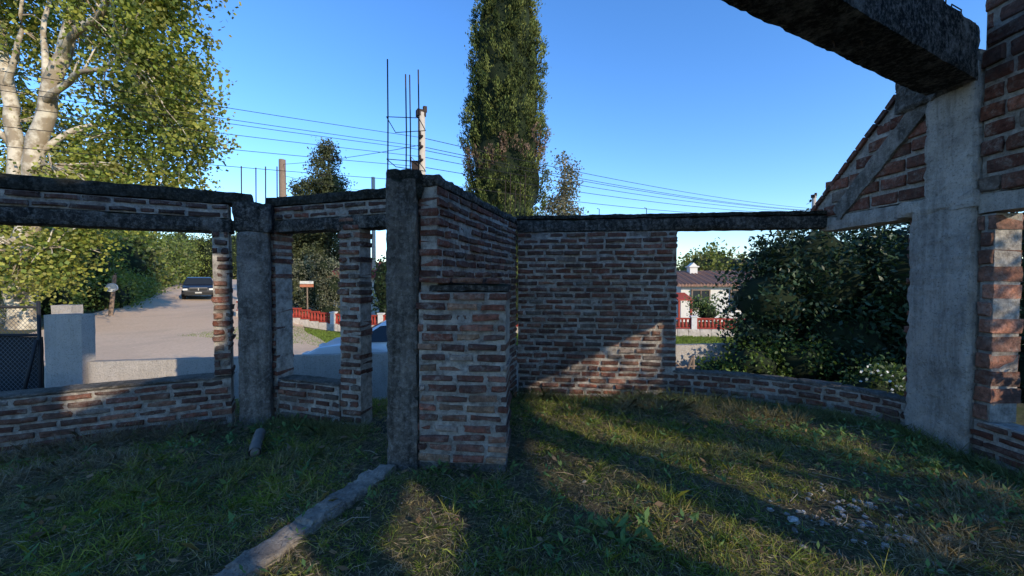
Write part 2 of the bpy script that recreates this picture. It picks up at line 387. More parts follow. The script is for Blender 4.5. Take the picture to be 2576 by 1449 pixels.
# footing strip across floor
mb=MB()
P=[(-1.00,3.20),(-1.04,3.04),(-1.10,2.84),(-1.17,2.63),(-1.27,2.38),(-1.42,2.02),(-1.66,1.5),(-2.0,.7)]
for i,(a,b_) in enumerate(zip(P[:-1],P[1:])):
    a=Vector(a);b_=Vector(b_); c=(a+b_)/2; t=b_-a
    rbox(mb,(c.x,c.y,gz(c.x,c.y)-.006+.004*(i%2)),(t.length*1.05,.16+.015*(i%3),.12),math.atan2(t.y,t.x),.02,.022)
mb.obj('footing_strip',conc('footing_concrete',(.42,.36,.30),(.24,.20,.165),.4,.62,0,.4,.3),H)
# ------------------------------------------------------------------ pipe, rubble
mb=MB(); tube(mb,[(-2.18,3.34,.07),(-2.24,3.44,.075),(-2.40,3.76,.08)],[.047,.045,.045],16,cap=False); tube(mb,[(-2.18,3.34,.07),(-2.40,3.76,.08)],[.036,.036],16)
mb.obj('drain_pipe',simple('grey_pipe',(.17,.15,.13),.8,0,.5,14,.5),None,True)
mb=MB()
def stone(mb,c,r,col):
    vs=[];fs=[]; a0=random.uniform(0,6.28); el=random.uniform(.4,1)
    for th in(0,1,2):
        z=[-.4,.25,.5][th]; rr=[.9,1,.6][th]
        for k in range(5):
            a=k*math.pi/2.5; j=random.uniform(.7,1.3); u_=r*rr*math.cos(a)*j; v_=r*rr*math.sin(a)*j*el
            vs.append((c[0]+u_*math.cos(a0)-v_*math.sin(a0),c[1]+u_*math.sin(a0)+v_*math.cos(a0),c[2]+r*z*random.uniform(.4,1.1)))
    for t in range(2):
        for k in range(5): fs.append((t*5+k,t*5+(k+1)%5,t*5+5+(k+1)%5,t*5+5+k))
    fs.append(tuple(range(10,15))); mb.add(vs,fs,col)
for i in range(120):
    x=random.gauss(2.35,.26);y=random.gauss(2.55,.16); stone(mb,(x,y,gz(x,y)+.02),random.uniform(.005,.022)*(1.7 if i<14 else 1),random.choice([(.55,.52,.48),(.40,.37,.33),(.30,.27,.24)]))
for i in range(130):
    x=random.uniform(-3.5,3.6);y=random.uniform(2,4.6); stone(mb,(x,y,gz(x,y)+.012),random.uniform(.006,.018),random.choice([(.28,.13,.09),(.34,.31,.27),(.2,.18,.16)]))
m,nt,b=newmat('rubble'); nt.links.new(mix(nt,1,attr(nt),ramp(nt,nz(nt,60,5),[(.3,.5),(.7,1.2)]),'MULTIPLY'),b.inputs['Base Color']); bump(nt,b,nz(nt,80),.8,.01); mb.obj('rubble',m)
mb=MB()
for i in range(140):
    x=random.uniform(-4,3.8);y=random.uniform(2,4.8); a=random.uniform(0,6.28); l=random.uniform(.06,.28); z=gz(x,y)+.025
    c=random.choice([(.24,.18,.12),(.16,.12,.09),(.30,.25,.18)])
    tube(mb,[(x,y,z),(x+l*.5*math.cos(a),y+l*.5*math.sin(a),z+random.uniform(.0,.03)),(x+l*math.cos(a+.25),y+l*math.sin(a+.25),z+random.uniform(-.01,.04))],[.003,.0025,.0012],5,c)
m,nt,b=newmat('dry_twig'); nt.links.new(attr(nt),b.inputs['Base Color']); mb.obj('fallen_twigs',m)
# ------------------------------------------------------------------ foliage helper
def quads(name,C,Dir,Nrm,L,W,col,mat,parent=None,shape='leaf'):
    n=len(C); D=Dir/np.linalg.norm(Dir,axis=1,keepdims=True)
    S=np.cross(D,Nrm); S/=np.linalg.norm(S,axis=1,keepdims=True)+1e-9
    L=np.broadcast_to(L,(n,))[:,None]; W=np.broadcast_to(W,(n,))[:,None]
    if shape=='leaf':
        V=np.stack([C-D*L*.5,C+S*W*.5,C+D*L*.5,C-S*W*.5],1); k=4
    else:
        mid=C+D*L*.55; tip=C+D*L+np.array([0,0,-1])*L*rng.uniform(0,.35,(n,1))
        V=np.stack([C-S*W*.5,C+S*W*.5,mid+S*W*.35,tip,mid-S*W*.35],1); k=5
    me=bpy.data.meshes.new(name); me.vertices.add(n*k); me.vertices.foreach_set('co',V.reshape(-1).astype(np.float32))
    me.loops.add(n*k); me.loops.foreach_set('vertex_index',np.arange(n*k,dtype=np.int32))
    me.polygons.add(n); me.polygons.foreach_set('loop_start',np.arange(0,n*k,k,dtype=np.int32)); me.polygons.foreach_set('loop_total',np.full(n,k,dtype=np.int32))
    me.update(calc_edges=True)
    a=me.color_attributes.new('Col','FLOAT_COLOR','POINT'); cc=np.ones((n,k,4),dtype=np.float32); cc[:,:,:3]=col[:,None,:]
    a.data.foreach_set('color',cc.ravel()); me.materials.append(mat)
    return link(bpy.data.objects.new(name,me),parent)
def rv(n): 
    v=rng.normal(size=(n,3)); return v/np.linalg.norm(v,axis=1,keepdims=True)
def foliage(name,blobs,dens,per,size,pal,mat,parent=None,clr=.28,core=0,inner=.5,droop=0,asp=.7,flat=(1,1,1)):
    C=[];K=[]; pal=np.array(pal)
    for b_ in blobs:
        c=np.array(b_[:3]); r=np.array(b_[3:6]) if len(b_)>=6 else np.array([b_[3]]*3)
        area=4*math.pi*(np.prod(r)**(2/3)); nc=max(3,int(area*dens))
        d=rv(nc); rad=rng.uniform(inner,1.05,(nc,1)); cc=c+d*r*rad
        ci=pal[rng.integers(0,len(pal),nc)]*rng.uniform(.65,1.3,(nc,1))
        n=rng.poisson(per,nc)+1; idx=np.repeat(np.arange(nc),n); s=rng.uniform(.6,1.4,(nc,1))*clr
        P=cc[idx]+rng.normal(size=(len(idx),3))*s[idx]*np.array(flat)*.6
        if droop: P[:,2]-=droop*rng.uniform(0,1,len(P))**2
        C.append(P); K.append(ci[idx]*rng.uniform(.75,1.25,(len(idx),1)))
    C=np.concatenate(C);K=np.concatenate(K); n=len(C)
    D=rv(n); Nn=rv(n)+np.array([0,0,.6]); sz=size*rng.uniform(.6,1.35,n)
    o=quads(name,C,D,Nn,sz,sz*asp,K,mat,parent)
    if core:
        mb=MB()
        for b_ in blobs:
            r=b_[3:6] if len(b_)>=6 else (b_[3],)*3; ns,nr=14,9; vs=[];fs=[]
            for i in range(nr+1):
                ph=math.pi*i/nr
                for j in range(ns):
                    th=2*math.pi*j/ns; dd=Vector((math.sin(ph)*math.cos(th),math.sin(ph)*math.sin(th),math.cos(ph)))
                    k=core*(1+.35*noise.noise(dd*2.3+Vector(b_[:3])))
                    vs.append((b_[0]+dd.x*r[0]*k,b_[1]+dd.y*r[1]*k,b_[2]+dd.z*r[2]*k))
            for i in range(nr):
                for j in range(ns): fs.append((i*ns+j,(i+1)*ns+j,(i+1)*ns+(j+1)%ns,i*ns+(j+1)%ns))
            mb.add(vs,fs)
        mb.obj(name+'_dark_fill',M_core,parent if parent else o,True)  # solid dark fill added inside the leaves, no branch shapes
    return o
def limb(mb,pts,r0,r1,n=9,sub=5,jit=.0):
    P=[Vector(p) for p in pts]; out=[]
    for i in range(len(P)-1):
        a=P[max(i-1,0)];b_=P[i];c=P[i+1];d=P[min(i+2,len(P)-1)]
        for k in range(sub):
            t=k/sub; out.append(.5*((2*b_)+(c-a)*t+(2*a-5*b_+4*c-d)*t*t+(-a+3*b_-3*c+d)*t**3))
    out.append(P[-1]); m=len(out)
    tube(mb,[p+noise.noise_vector(p*1.1)*jit for p in out],[r0+(r1-r0)*(i/(m-1))**.8 for i in range(m)],n,wob=.25)
    return out
# plane trees
m,nt,b=newmat('plane_bark'); c=mix(nt,ramp(nt,nz(nt,2.6,5),[(.42,0),(.56,1)]),(.60,.53,.42),(.30,.24,.17)); nt.links.new(c,b.inputs['Base Color']); bump(nt,b,nz(nt,12),.5,.03); M_bark=m
M_bark2=simple('brown_bark',(.10,.075,.055),.95,0,.4,6,.6)
GP=[(.23,.26,.045),(.17,.215,.038),(.29,.29,.055),(.12,.16,.03),(.31,.30,.08)]
T1=empty('plane_tree')
tb=MB(); L=[]
L.append(limb(tb,[(-17.3,14,-.4),(-17.2,14,1.8),(-16.9,14.1,4),(-16.5,14,6.4),(-15.3,13.8,9.2),(-14.5,13.6,11.3),(-13.9,13.4,13.4)],.44,.12,12,6,.12))
L.append(limb(tb,[(-15.4,13.8,9.0),(-14.4,13.4,9.7),(-13.2,13,10.1),(-12.2,12.8,10.9),(-11.0,12.6,11.2)],.17,.05,8,5,.2))
L.append(limb(tb,[(-16.0,13.9,7.6),(-14.8,13.4,8.2),(-13.6,13,8.2),(-12.2,12.6,8.6)],.13,.04,7,5,.2))
L.append(limb(tb,[(-16.6,14,5.8),(-15.4,14.5,7.0),(-14.2,15,7.2),(-13,15.2,7.0)],.12,.04,7,5,.2))
L.append(limb(tb,[(-16.9,14.1,4.3),(-16,13.4,5.1),(-15,13,5.2)],.10,.03,7,4,.2))
L.append(limb(tb,[(-17.1,14,2.0),(-16.3,13.2,2.6),(-15.2,12.8,2.5)],.09,.03,7,4,.15))
L.append(limb(tb,[(-16.0,13.9,8.0),(-16.4,14.2,9.6),(-16.6,14.5,11.6)],.14,.05,7,4,.15))
bl1=[(-13.4,14.0,10.5,1.8),(-10.9,12.7,10.6,1.4),(-9.6,12.5,11.2,1.0),(-11.2,12.6,9.0,1.6),(-13.6,14.4,8.5,1.5),(-11.7,13.6,7.3,1.7),(-10.5,13.4,6.4,.95),(-13.8,14.5,6.4,1.6),(-11.8,12.9,11.3,1.2),
 (-16.1,14.9,5.0,1.7),(-11.4,13.6,5.2,1.1),(-14.5,14.0,4.7,1.6),(-17.1,12.9,2.3,1.4),(-15.5,13.0,2.1,1.3),(-14.6,13.4,2.9,.8),(-14.4,13.6,12.8,1.9),(-11.9,13,12.4,1.5),(-13,15.5,9,1.6),(-12.9,13.6,4.4,1.1)]
for b_ in bl1:
    c=Vector(b_[:3])
    for k in range(11):
        e=c+Vector(rv(1)[0])*b_[3]*.9; s=min((p for l in L for p in l),key=lambda p:(p-(c+e)/2).length)
        limb(tb,[s,s.lerp(e,.5)+Vector((0,0,.15)),e],.035,.010,5,3,.15)
tb.obj('trunk_and_limbs',M_bark,T1,True)
foliage('leaves',bl1,2.7,34,.128,GP,M_leaf,T1,.38,inner=.25,droop=.4,asp=.9)
T2=empty('plane_tree')
tb=MB(); L=[limb(tb,[(-19.2,15.2,-.3),(-18.9,15.2,2),(-18.6,15.1,5),(-18.7,15,8),(-19.2,15,12),(-19.6,15,14)],.36,.12,12,6,.1)]
L.append(limb(tb,[(-18.7,15,6.5),(-19.8,14.5,8.2),(-20.5,14,9.5)],.12,.04,7,4,.1)); L.append(limb(tb,[(-18.8,15,8.6),(-17.9,14.6,10),(-17.2,14.3,11.6)],.13,.04,7,4,.1))
bl2=[(-17.6,15.4,10.8,1.5),(-19.6,16,8.6,1.4),(-19.2,16.2,5.8,1.6),(-18.6,14.9,3.8,1.3),(-19.6,14.6,1.6,1.5),(-19.8,15,12,2),(-17.6,14.6,13,1.7),(-21.5,15.5,7,2),(-21.5,15.5,11,2),(-18.2,16.5,7.4,1.3)]
for b_ in bl2:
    c=Vector(b_[:3])
    for k in range(8):
        e=c+Vector(rv(1)[0])*b_[3]*.85; s=min((p for l in L for p in l),key=lambda p:(p-(c+e)/2).length)
        limb(tb,[s,s.lerp(e,.5)+Vector((0,0,.15)),e],.035,.010,5,3,.15)
tb.obj('trunk_and_limbs',M_bark,T2,True)
foliage('leaves',bl2,2.5,32,.135,GP,M_leaf,T2,.40,inner=.25,droop=.4,asp=.9)
# cypress
CY=empty('cypress_tree'); cxx,cyy=-.32,18.0
def crad(z):
    k=np.interp(z,[-1.2,0,2,4.5,7,9,11,13,15,17,19.2,20.2],[.6,1.4,1.66,1.74,1.72,1.68,1.56,1.30,1.02,.78,.35,.05]); return k
nc=2300; zc=rng.uniform(-.3,20,nc); th=rng.uniform(0,2*math.pi,nc)
lump=1+.10*np.sin(th*3+zc*1.3)+.07*np.sin(th*5-zc*2.1+1)
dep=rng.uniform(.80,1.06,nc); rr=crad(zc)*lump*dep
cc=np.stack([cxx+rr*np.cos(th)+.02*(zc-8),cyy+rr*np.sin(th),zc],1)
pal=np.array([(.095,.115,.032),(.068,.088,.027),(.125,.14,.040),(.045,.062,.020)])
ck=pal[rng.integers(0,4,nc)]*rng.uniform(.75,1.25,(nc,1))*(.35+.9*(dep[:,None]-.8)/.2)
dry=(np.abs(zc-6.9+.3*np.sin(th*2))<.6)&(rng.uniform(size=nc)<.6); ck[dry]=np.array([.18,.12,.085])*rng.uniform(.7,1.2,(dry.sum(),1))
per=46; idx=np.repeat(np.arange(nc),per); n=len(idx)
out=np.stack([np.cos(th),np.sin(th),np.zeros(nc)],1)[idx]
t=rng.uniform(-1,1,n); 
P=cc[idx]+rng.normal(size=(n,3))*np.array([.105,.105,.05])*(1.2-np.abs(t))[:,None]; P[:,2]+=t*.27; P+=out*(t*.05)[:,None]
D=out*.6+np.array([0,0,1.0])+rng.normal(size=(n,3))*.45
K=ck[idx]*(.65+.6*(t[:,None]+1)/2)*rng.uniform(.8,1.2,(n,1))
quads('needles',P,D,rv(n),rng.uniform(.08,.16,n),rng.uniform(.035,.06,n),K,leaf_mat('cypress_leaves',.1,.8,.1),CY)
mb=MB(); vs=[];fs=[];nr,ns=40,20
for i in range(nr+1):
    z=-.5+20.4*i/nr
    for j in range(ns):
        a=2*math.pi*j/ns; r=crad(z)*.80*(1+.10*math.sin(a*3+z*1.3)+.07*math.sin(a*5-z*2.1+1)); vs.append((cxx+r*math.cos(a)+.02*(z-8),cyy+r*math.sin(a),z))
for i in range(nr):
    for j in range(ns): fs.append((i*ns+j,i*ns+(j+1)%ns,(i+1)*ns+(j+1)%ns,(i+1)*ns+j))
mb.add(vs,fs); mb.obj('inner_dark_fill',M_core,CY,True)  # dark shell added inside the crown, fills gaps between needles
mb=MB(); tube(mb,[(cxx,cyy,-1.4),(cxx,cyy,4)],[.3,.2],10); mb.obj('trunk',M_bark2,CY,True)
# conifer
def conifer(name,x,y,z0,h,r,seed):
    e=empty(name); bl=[]; random.seed(seed); mb=MB(); tube(mb,[(x,y,z0),(x,y,z0+h*.5),(x+.1,y,z0+h)],[.28,.18,.04],8)
    z=z0+h*.10
    while z<z0+h*.99:
        f=(z-z0)/h; R_=r*(1-f*.45 if f<.75 else .66*(1-f)/.25*.8+.14)
        for q in range(9 if f<.8 else 5):
            a=random.uniform(0,6.28); rr=R_*random.uniform(.25,.85); s=random.uniform(.6,1.05)*(1 if f<.8 else .7)
            bx,by=x+rr*math.cos(a),y+rr*math.sin(a); bl.append((bx,by,z+random.uniform(-.3,.3),s,s,s*.5)); tube(mb,[(x,y,z-.2),(bx,by,z)],[.05,.02],5)
        z+=h*.052
    mb.obj('trunk',M_bark2,e,True)
    foliage('foliage',bl,3.6,15,.21,[(.070,.085,.038),(.095,.11,.05),(.12,.135,.06),(.05,.062,.028)],M_leaf,e,.34,inner=.3,asp=.45); return e
conifer('conifer_tree',-14.0,30.5,-1.0,12.6,3.2,3)
conifer('conifer_tree',-16.6,31.5,-1.0,9.6,2.3,5)
random.seed(11)
e=empty('poplar_tree'); tx_=3.4; mb=MB(); limb(mb,[(tx_,26,-1.2),(tx_+.05,26,3),(tx_,26,6),(tx_+.1,26,9.2)],.16,.03,8,4,.1)
bl=[(tx_+random.uniform(-1.0,1.0),26+random.uniform(-.8,.8),z,.9,.85,.8) for z in np.arange(3.2,7.4,.24)]+[(tx_+random.uniform(-.5,.5),26,z,.65,.6,.6) for z in(7.6,8.0,8.4,8.8,9.3)]
for b_ in bl: limb(mb,[(tx_,26,b_[2]-.8),((tx_+b_[0])/2,26,b_[2]-.3),b_[:3]],.04,.01,5,3)
mb.obj('trunk',M_bark,e,True)
foliage('leaves',bl,3.0,12,.15,[(.17,.15,.10),(.14,.145,.08),(.21,.18,.125),(.11,.115,.06)],M_leaf,e,.36,inner=.2)
# right dense garden tree
DP=[(.026,.052,.020),(.019,.040,.016),(.036,.066,.024),(.026,.050,.024)]
e=empty('ficus_tree'); mb=MB(); limb(mb,[(6.6,8.4,-.9),(6.5,8.4,.2),(6.6,8.5,1.4)],.16,.06,8,4,.1); mb.obj('trunk',M_bark2,e,True)
bl=[(5.35,8.3,1.05,.85,.8,.8),(5.0,8.2,.35,.5,.5,.5),(6.5,8.6,1.5,1.35,1.2,1.35),(8.2,8.3,1.3,1.7,1.4,1.7),(6.7,8.1,.1,1.25,1.0,1.0),(8.6,8,.0,1.5,1.2,1.2),(5.7,8.5,1.9,.6,.6,.5)]
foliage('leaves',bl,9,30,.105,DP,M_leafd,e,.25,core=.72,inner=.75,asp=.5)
e=empty('garden_tree'); mb=MB(); limb(mb,[(10.5,6,-1),(10.4,6,1),(10.5,6,3)],.2,.08,8,4,.1); mb.obj('trunk',M_bark2,e,True)
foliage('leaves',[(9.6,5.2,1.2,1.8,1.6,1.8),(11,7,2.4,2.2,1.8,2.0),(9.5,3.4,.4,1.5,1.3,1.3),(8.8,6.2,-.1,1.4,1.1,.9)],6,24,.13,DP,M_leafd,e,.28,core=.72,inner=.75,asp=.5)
foliage('shrub',[(4.6,7.6,-.12,.6,.45,.42),(5.4,7.5,-.05,.55,.45,.45),(4.1,7.9,-.35,.5,.4,.35)],14,26,.07,[(.08,.13,.026),(.06,.10,.022),(.12,.17,.035)],M_leaf,None,.18,core=.7,inner=.7)
e=foliage('daisy_bush',[(5.15,5.65,-.15,.42,.35,.42),(5.5,5.8,-.1,.4,.35,.4)],18,26,.06,[(.05,.09,.025),(.035,.07,.02),(.07,.11,.03)],M_leaf,None,.14,core=.65,inner=.7)
k=110; a=rng.uniform(0,6.28,k); P=np.stack([5.25+.5*np.cos(a)*rng.uniform(.3,1,k),5.5+.25*np.sin(a),-.15+rng.uniform(-.1,.46,k)],1)
quads('white_flowers',P,rv(k),np.array([[-.6,-1,.5]]*k)+rng.normal(size=(k,3))*.3,.04,.04,np.full((k,3),.75),M_leaf,e)
# unseen planting added to the south-east to block and dapple the low sun
foliage('sun_block_hedge',[(5.25+.1*math.sin(k*2.1),-2.6+.62*k,.40,.5,.5,.66+.16*math.sin(k*1.7)) for k in range(10)],8,24,.09,DP,M_leafd,None,.22,core=.75,inner=.75)
e=empty('dapple_tree'); mb=MB(); limb(mb,[(9.5,-3.5,-.2),(9.3,-3.4,1.6),(8.9,-3.2,3.2),(8.7,-3,5)],.2,.06,9,4,.1)
bl=[(8.4+random.uniform(-1.0,1.4),random.uniform(-5.0,-.3),random.uniform(2.2,3.9),.42,.42,.38) for k in range(12)]+[(8.0+random.uniform(-.5,.5),random.uniform(-2.8,-.6),random.uniform(3.1,4.4),.26,.26,.22) for k in range(13)]
for b_ in bl: limb(mb,[(8.9,-3.2,3.0),((8.9+b_[0])/2,(-3.2+b_[1])/2,(3.3+b_[2])/2+.2),b_[:3]],.05,.010,5,3,.1)
mb.obj('trunk_and_limbs',M_bark2,e,True)
foliage('leaves',bl,3.4,10,.12,GP,M_leaf,e,.26,inner=.2)
# background tree belts
BG=[(.14,.185,.040),(.10,.145,.033),(.18,.215,.05),(.08,.11,.028),(.19,.195,.07)]
bl=[]
for k in range(46):
    s=k/45; x=-30-30*s+random.uniform(-1,1)*2; y=24+42*s+random.uniform(-1,1); 
    h=random.uniform(3,5.0)+3*s; bl.append((x-2,y,gz(x,y)+h*.55,2.4,2.2,h*.75))
for k in range(22):
    x=-64+random.uniform(-4,26); y=80+random.uniform(-4,8); bl.append((x,y,gz(x,y)+3.5,3.5,3,6.5))
for k in range(30):
    s=k/29; x=-30.5-18*s+random.uniform(-.8,.8); y=31+27*s; h=random.uniform(2.2,4.2)+1.5*s; bl.append((x,y,gz(x,y)+h*.5,1.9,1.8,h*.75))
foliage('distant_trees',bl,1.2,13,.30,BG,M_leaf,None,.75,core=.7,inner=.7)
bl=[]
for k in range(60):
    x=-12+k*1.9+random.uniform(-1,1); y=52+random.uniform(-3,6); h=2.2+1.3*math.sin(k*.7)+random.uniform(0,1.2); bl.append((x,y,-1+h*.5,2.4,2.2,h))
foliage('distant_trees',bl,.8,10,.4,BG,M_leaf,None,.7,core=.75,inner=.75)
bl=[(18.2,34,2.0,2.6,2,1.8),(15.8,33,2.1,1.8,1.6,1.9),(20.5,35,1.0,2.5,2,1.8),(22.5,33,.8,2.4,2,1.7)]
foliage('yellowish_tree',bl,2.2,14,.25,[(.20,.21,.045),(.16,.19,.04),(.24,.22,.07)],M_leaf,None,.4,core=.65,inner=.65)
bl=[(-10.9,22.2,.6,1.2,.9,1.6),(-9.8,22.0,1.0,1.0,.8,1.3),(-10.4,22.2,2.1,.9,.8,.9),(-9.9,21.6,-.3,1.1,.6,.8),(-11.6,22.4,1.8,.9,.8,1.0),(-9.2,22.1,.2,.8,.6,1.1)]
foliage('olive_bush',bl,6,16,.12,[(.19,.19,.12),(.14,.15,.085),(.23,.225,.155)],M_leaf,None,.25,core=.5,inner=.5,asp=.4)
foliage('garden_shrub',[(-6.9,21.8,1.3,.9,.8,1.6),(-6.6,21.8,-.2,.9,.8,1.2)],4,14,.16,DP,M_leaf,None,.3,core=.7,inner=.7)
foliage('garden_shrub',[(9.6,19.6,-.1,.8,.7,.8),(9.2,19.6,.3,.4,.4,.4)],6,16,.12,[(.14,.19,.06),(.11,.16,.045)],M_leaf,None,.25,core=.5,inner=.5)
bl=[(-21.5+k*-.85,21+1.15*k,gz(-21.5,21)+.5,1.3,1.1,1.2+.3*random.random()) for k in range(10)]+[(-20.5,17.5,.6,1.2,1,1.2),(-22,19,1.2,1.6,1.4,1.9),(-24,22,2,2,2,3)]
foliage('roadside_bushes',bl,4,18,.15,[(.16,.22,.046),(.12,.17,.038),(.21,.25,.06)],M_leaf,None,.35,core=.65,inner=.65)

# ------------------------------------------------------------------ perimeter wall, gate
g0=Vector((-7.05,6.65)); g1=Vector((9,9.15)); 
PW=empty('perimeter_wall')
def pbeam(name,a,b_,z0,z1,th,mat,par,step=.15,amp=.006):
    a=Vector(a);b_=Vector(b_);t=b_-a; mb=MB(); c=(a+b_)/2
    rbox(mb,(c.x,c.y,(z0+z1)/2),(t.length,th,z1-z0),math.atan2(t.y,t.x),step,amp,er=.4); return mb.obj(name,mat,par)
pbeam('wall',g0,g1,-1.5,.165,.15,M_plaster,PW)
mb=MB(); rbox(mb,(-7.32,6.58,-.1),(.56,.24,2.12),R(5),.1,.006,er=.4); rbox(mb,(-7.55,6.75,.1),(.32,.2,2.0),R(5),.1,.006,er=.4); mb.obj('gate_pillar',M_plaster,PW)
G=empty('chain_link_gate'); mb=MB()
xa,xb,yy=-11.2,-7.74,6.5; zb,zt=-.9,1.08
for a,b_ in(((xa,yy,zt),(xb,yy,zt)),((xa,yy,zb),(xb,yy,zb)),((xb,yy,zb),(xb,yy,zt+.1)),((xa,yy,zb),(xa,yy,zt)),((-9.5,yy,zb),(-9.5,yy,zt)),((xa,yy,.62),(xb,yy,.62)),((xb+.02,yy-.06,.55),(xb-.35,yy-.05,-.8))):
    tube(mb,[a,b_],.024,8)
mb.obj('frame',simple('dark_iron',(.035,.035,.037),.6,.5),G,True)
mb=MB(); stp=.075; w_=xb-xa; h_=zt-zb
for k in range(int((w_+h_)/stp)):
    o=k*stp
    x0=xa+max(0,o-h_); z0=zb+min(o,h_); x1=xa+min(o,w_); z1=zb+max(0,o-w_)
    tube(mb,[(x0,yy,z0),(x1,yy+.004,z1)],.0028,3,cap=False); tube(mb,[(xa+xb-x0,yy+.006,z0),(xa+xb-x1,yy,z1)],.0028,3,cap=False)
mb.obj('mesh',simple('galvanised_wire',(.16,.16,.16),.5,.6,bst=0),G)
mb=MB(); rbox(mb,((xa+xb)/2,yy+.06,-.16),(w_-.02,.01,1.5),0,.12,.012,er=.2); mb.obj('shade_cloth',simple('black_cloth',(.022,.024,.026),.9),G)
mb=MB(); tube(mb,[(2.95,7.0,-.5),(3.2,7.05,.14)],.02,6); tube(mb,[(2.85,7.05,.10),(3.2,7.0,-.18)],.015,6); tube(mb,[(2.9,7.0,-.02),(3.3,7.1,-.02)],.013,6); tube(mb,[(3.24,7.1,-.8),(3.24,7.1,.16)],.03,6); mb.obj('wooden_trestle',M_wood)
# ------------------------------------------------------------------ far garden fence (red balustrade on stone)
F=empty('red_balustrade_fence'); a=Vector((-14,20.6)); b_=Vector((16,17.6)); t=(b_-a); Lf=t.length; t.normalize(); yaw=math.atan2(t.y,t.x)
st=MB();rd_=MB();wh=MB()
n=int(Lf/.5)
for i in range(n+1):
    p=a+t*(i*.5); z=gz(p.x,p.y)
    rbox(st,(p.x,p.y,z+.10),(.5,.26,.52),yaw,.12,.02,6)
    if i%5==0: box(wh,(p.x,p.y,z+.62),(.24,.24,.56),yaw); box(wh,(p.x,p.y,z+.93),(.30,.30,.06),yaw)
    box(rd_,(p.x,p.y,z+.83),(.5,.14,.07),yaw); box(rd_,(p.x,p.y,z+.40),(.5,.14,.05),yaw)
    for k in range(3):
        q=p+t*((k-1)*.165); tube(rd_,[(q.x,q.y,z+.42),(q.x,q.y,z+.5),(q.x,q.y,z+.6),(q.x,q.y,z+.7),(q.x,q.y,z+.8)],[.045,.075,.06,.045,.055],8)
st.obj('stone_base',simple('pale_stone',(.50,.44,.38),.9,0,.45,9,.8),F); rd_.obj('red_balusters',simple('red_paint',(.32,.045,.03),.7),F); wh.obj('white_posts',simple('white_paint',(.65,.63,.6),.7),F)
# houses
M_white=simple('white_render',(.70,.66,.60),.9,0,.12,1.5,.2)
m,nt,b=newmat('clay_tiles'); wv=nt.nodes.new('ShaderNodeTexWave'); wv.inputs['Scale'].default_value=3.5; wv.inputs['Distortion'].default_value=.6; nt.links.new(pos(nt),wv.inputs[0])
c=mix(nt,nz(nt,5),(.26,.14,.10),(.44,.27,.20)); nt.links.new(c,b.inputs['Base Color']); bump(nt,b,wv.outputs['Fac'],1,.06); M_tile=m
M_glass=simple('dark_glass',(.02,.025,.03),.25,0,.1,3,0)
def house(name,x,y,w,d,h,rh,z0,tile,chim=None):
    e=empty(name); mb=MB(); box(mb,(x,y,z0+h/2),(w,d,h)); prism(mb,[(x-w/2,y-d/2,z0+h),(x-w/2,y+d/2,z0+h),(x-w/2,y,z0+h+rh*.93)],(w,0,0)); mb.obj('walls',M_white,e)
    mb=MB(); o=.4
    for s in(-1,1):
        prism(mb,[(x-w/2-o,y+s*(d/2+o),z0+h-o*rh*2/d),(x-w/2-o,y,z0+h+rh),(x-w/2-o,y,z0+h+rh+.12),(x-w/2-o,y+s*(d/2+o),z0+h+.12-o*rh*2/d)],(w+2*o,0,0))
    nrib=int((w+2*o)/.22)
    for s in(-1,1):
        for k in range(nrib):
            xx=x-w/2-o+.11+k*.22; tube(mb,[(xx,y+s*(d/2+o),z0+h+.13-o*rh*2/d),(xx,y,z0+h+rh+.13)],.07,6)
    mb.obj('roof',tile,e)
    mb=MB()
    for k in range(int(w/2.4)):
        xx=x-w/2+1.2+k*2.4; box(mb,(xx,y-d/2-.02,z0+1.45),(1.0,.06,1.1))
    mb.obj('windows',M_glass,e)
    mb=MB()
    for k in range(int(w/2.4)):
        xx=x-w/2+1.2+k*2.4
        for sx,sz,ww,hh in((0,.58,1.16,.08),(0,-.58,1.2,.08),(-.54,0,.08,1.1),(.54,0,.08,1.1),(0,0,.05,1.1)): box(mb,(xx+sx,y-d/2-.045,z0+1.45+sz),(ww,.08,hh))
    mb.obj('window_frames',M_wood,e)
    if chim: 
        mb=MB(); box(mb,(chim[0],chim[1],z0+h+rh*.8),(.5,.5,1.1)); box(mb,(chim[0],chim[1],z0+h+rh*.8+.58),(.66,.66,.08)); prism(mb,[(chim[0]-.25,chim[1]-.25,z0+h+rh*.8+.62),(chim[0]+.25,chim[1]-.25,z0+h+rh*.8+.62),(chim[0],chim[1]-.25,z0+h+rh*.8+.85)],(0,.5,0)); mb.obj('chimney',M_white,e)
    return e
house('white_house',13.6,27.5,6.4,6,2.35,.75,-1.2,M_tile,(12.2,27))
M_redroof=simple('red_roof',(.34,.06,.04),.7)
house('white_house',-8.6,30,7.0,6,2.7,.9,-1.0,M_redroof)
mb=MB(); prism(mb,[(9.6,23.0,.25),(9.6,24.2,.6),(9.6,24.2,.68),(9.6,23.0,.33)],(.9,0,0))
for x in(9.7,10.4): box(mb,(x,23.1,-.45),(.1,.1,1.5))
mb.obj('porch',M_redroof)
house('brick_cottage',22.5,36,5,5,3.0,1.2,-1.1,M_tile)
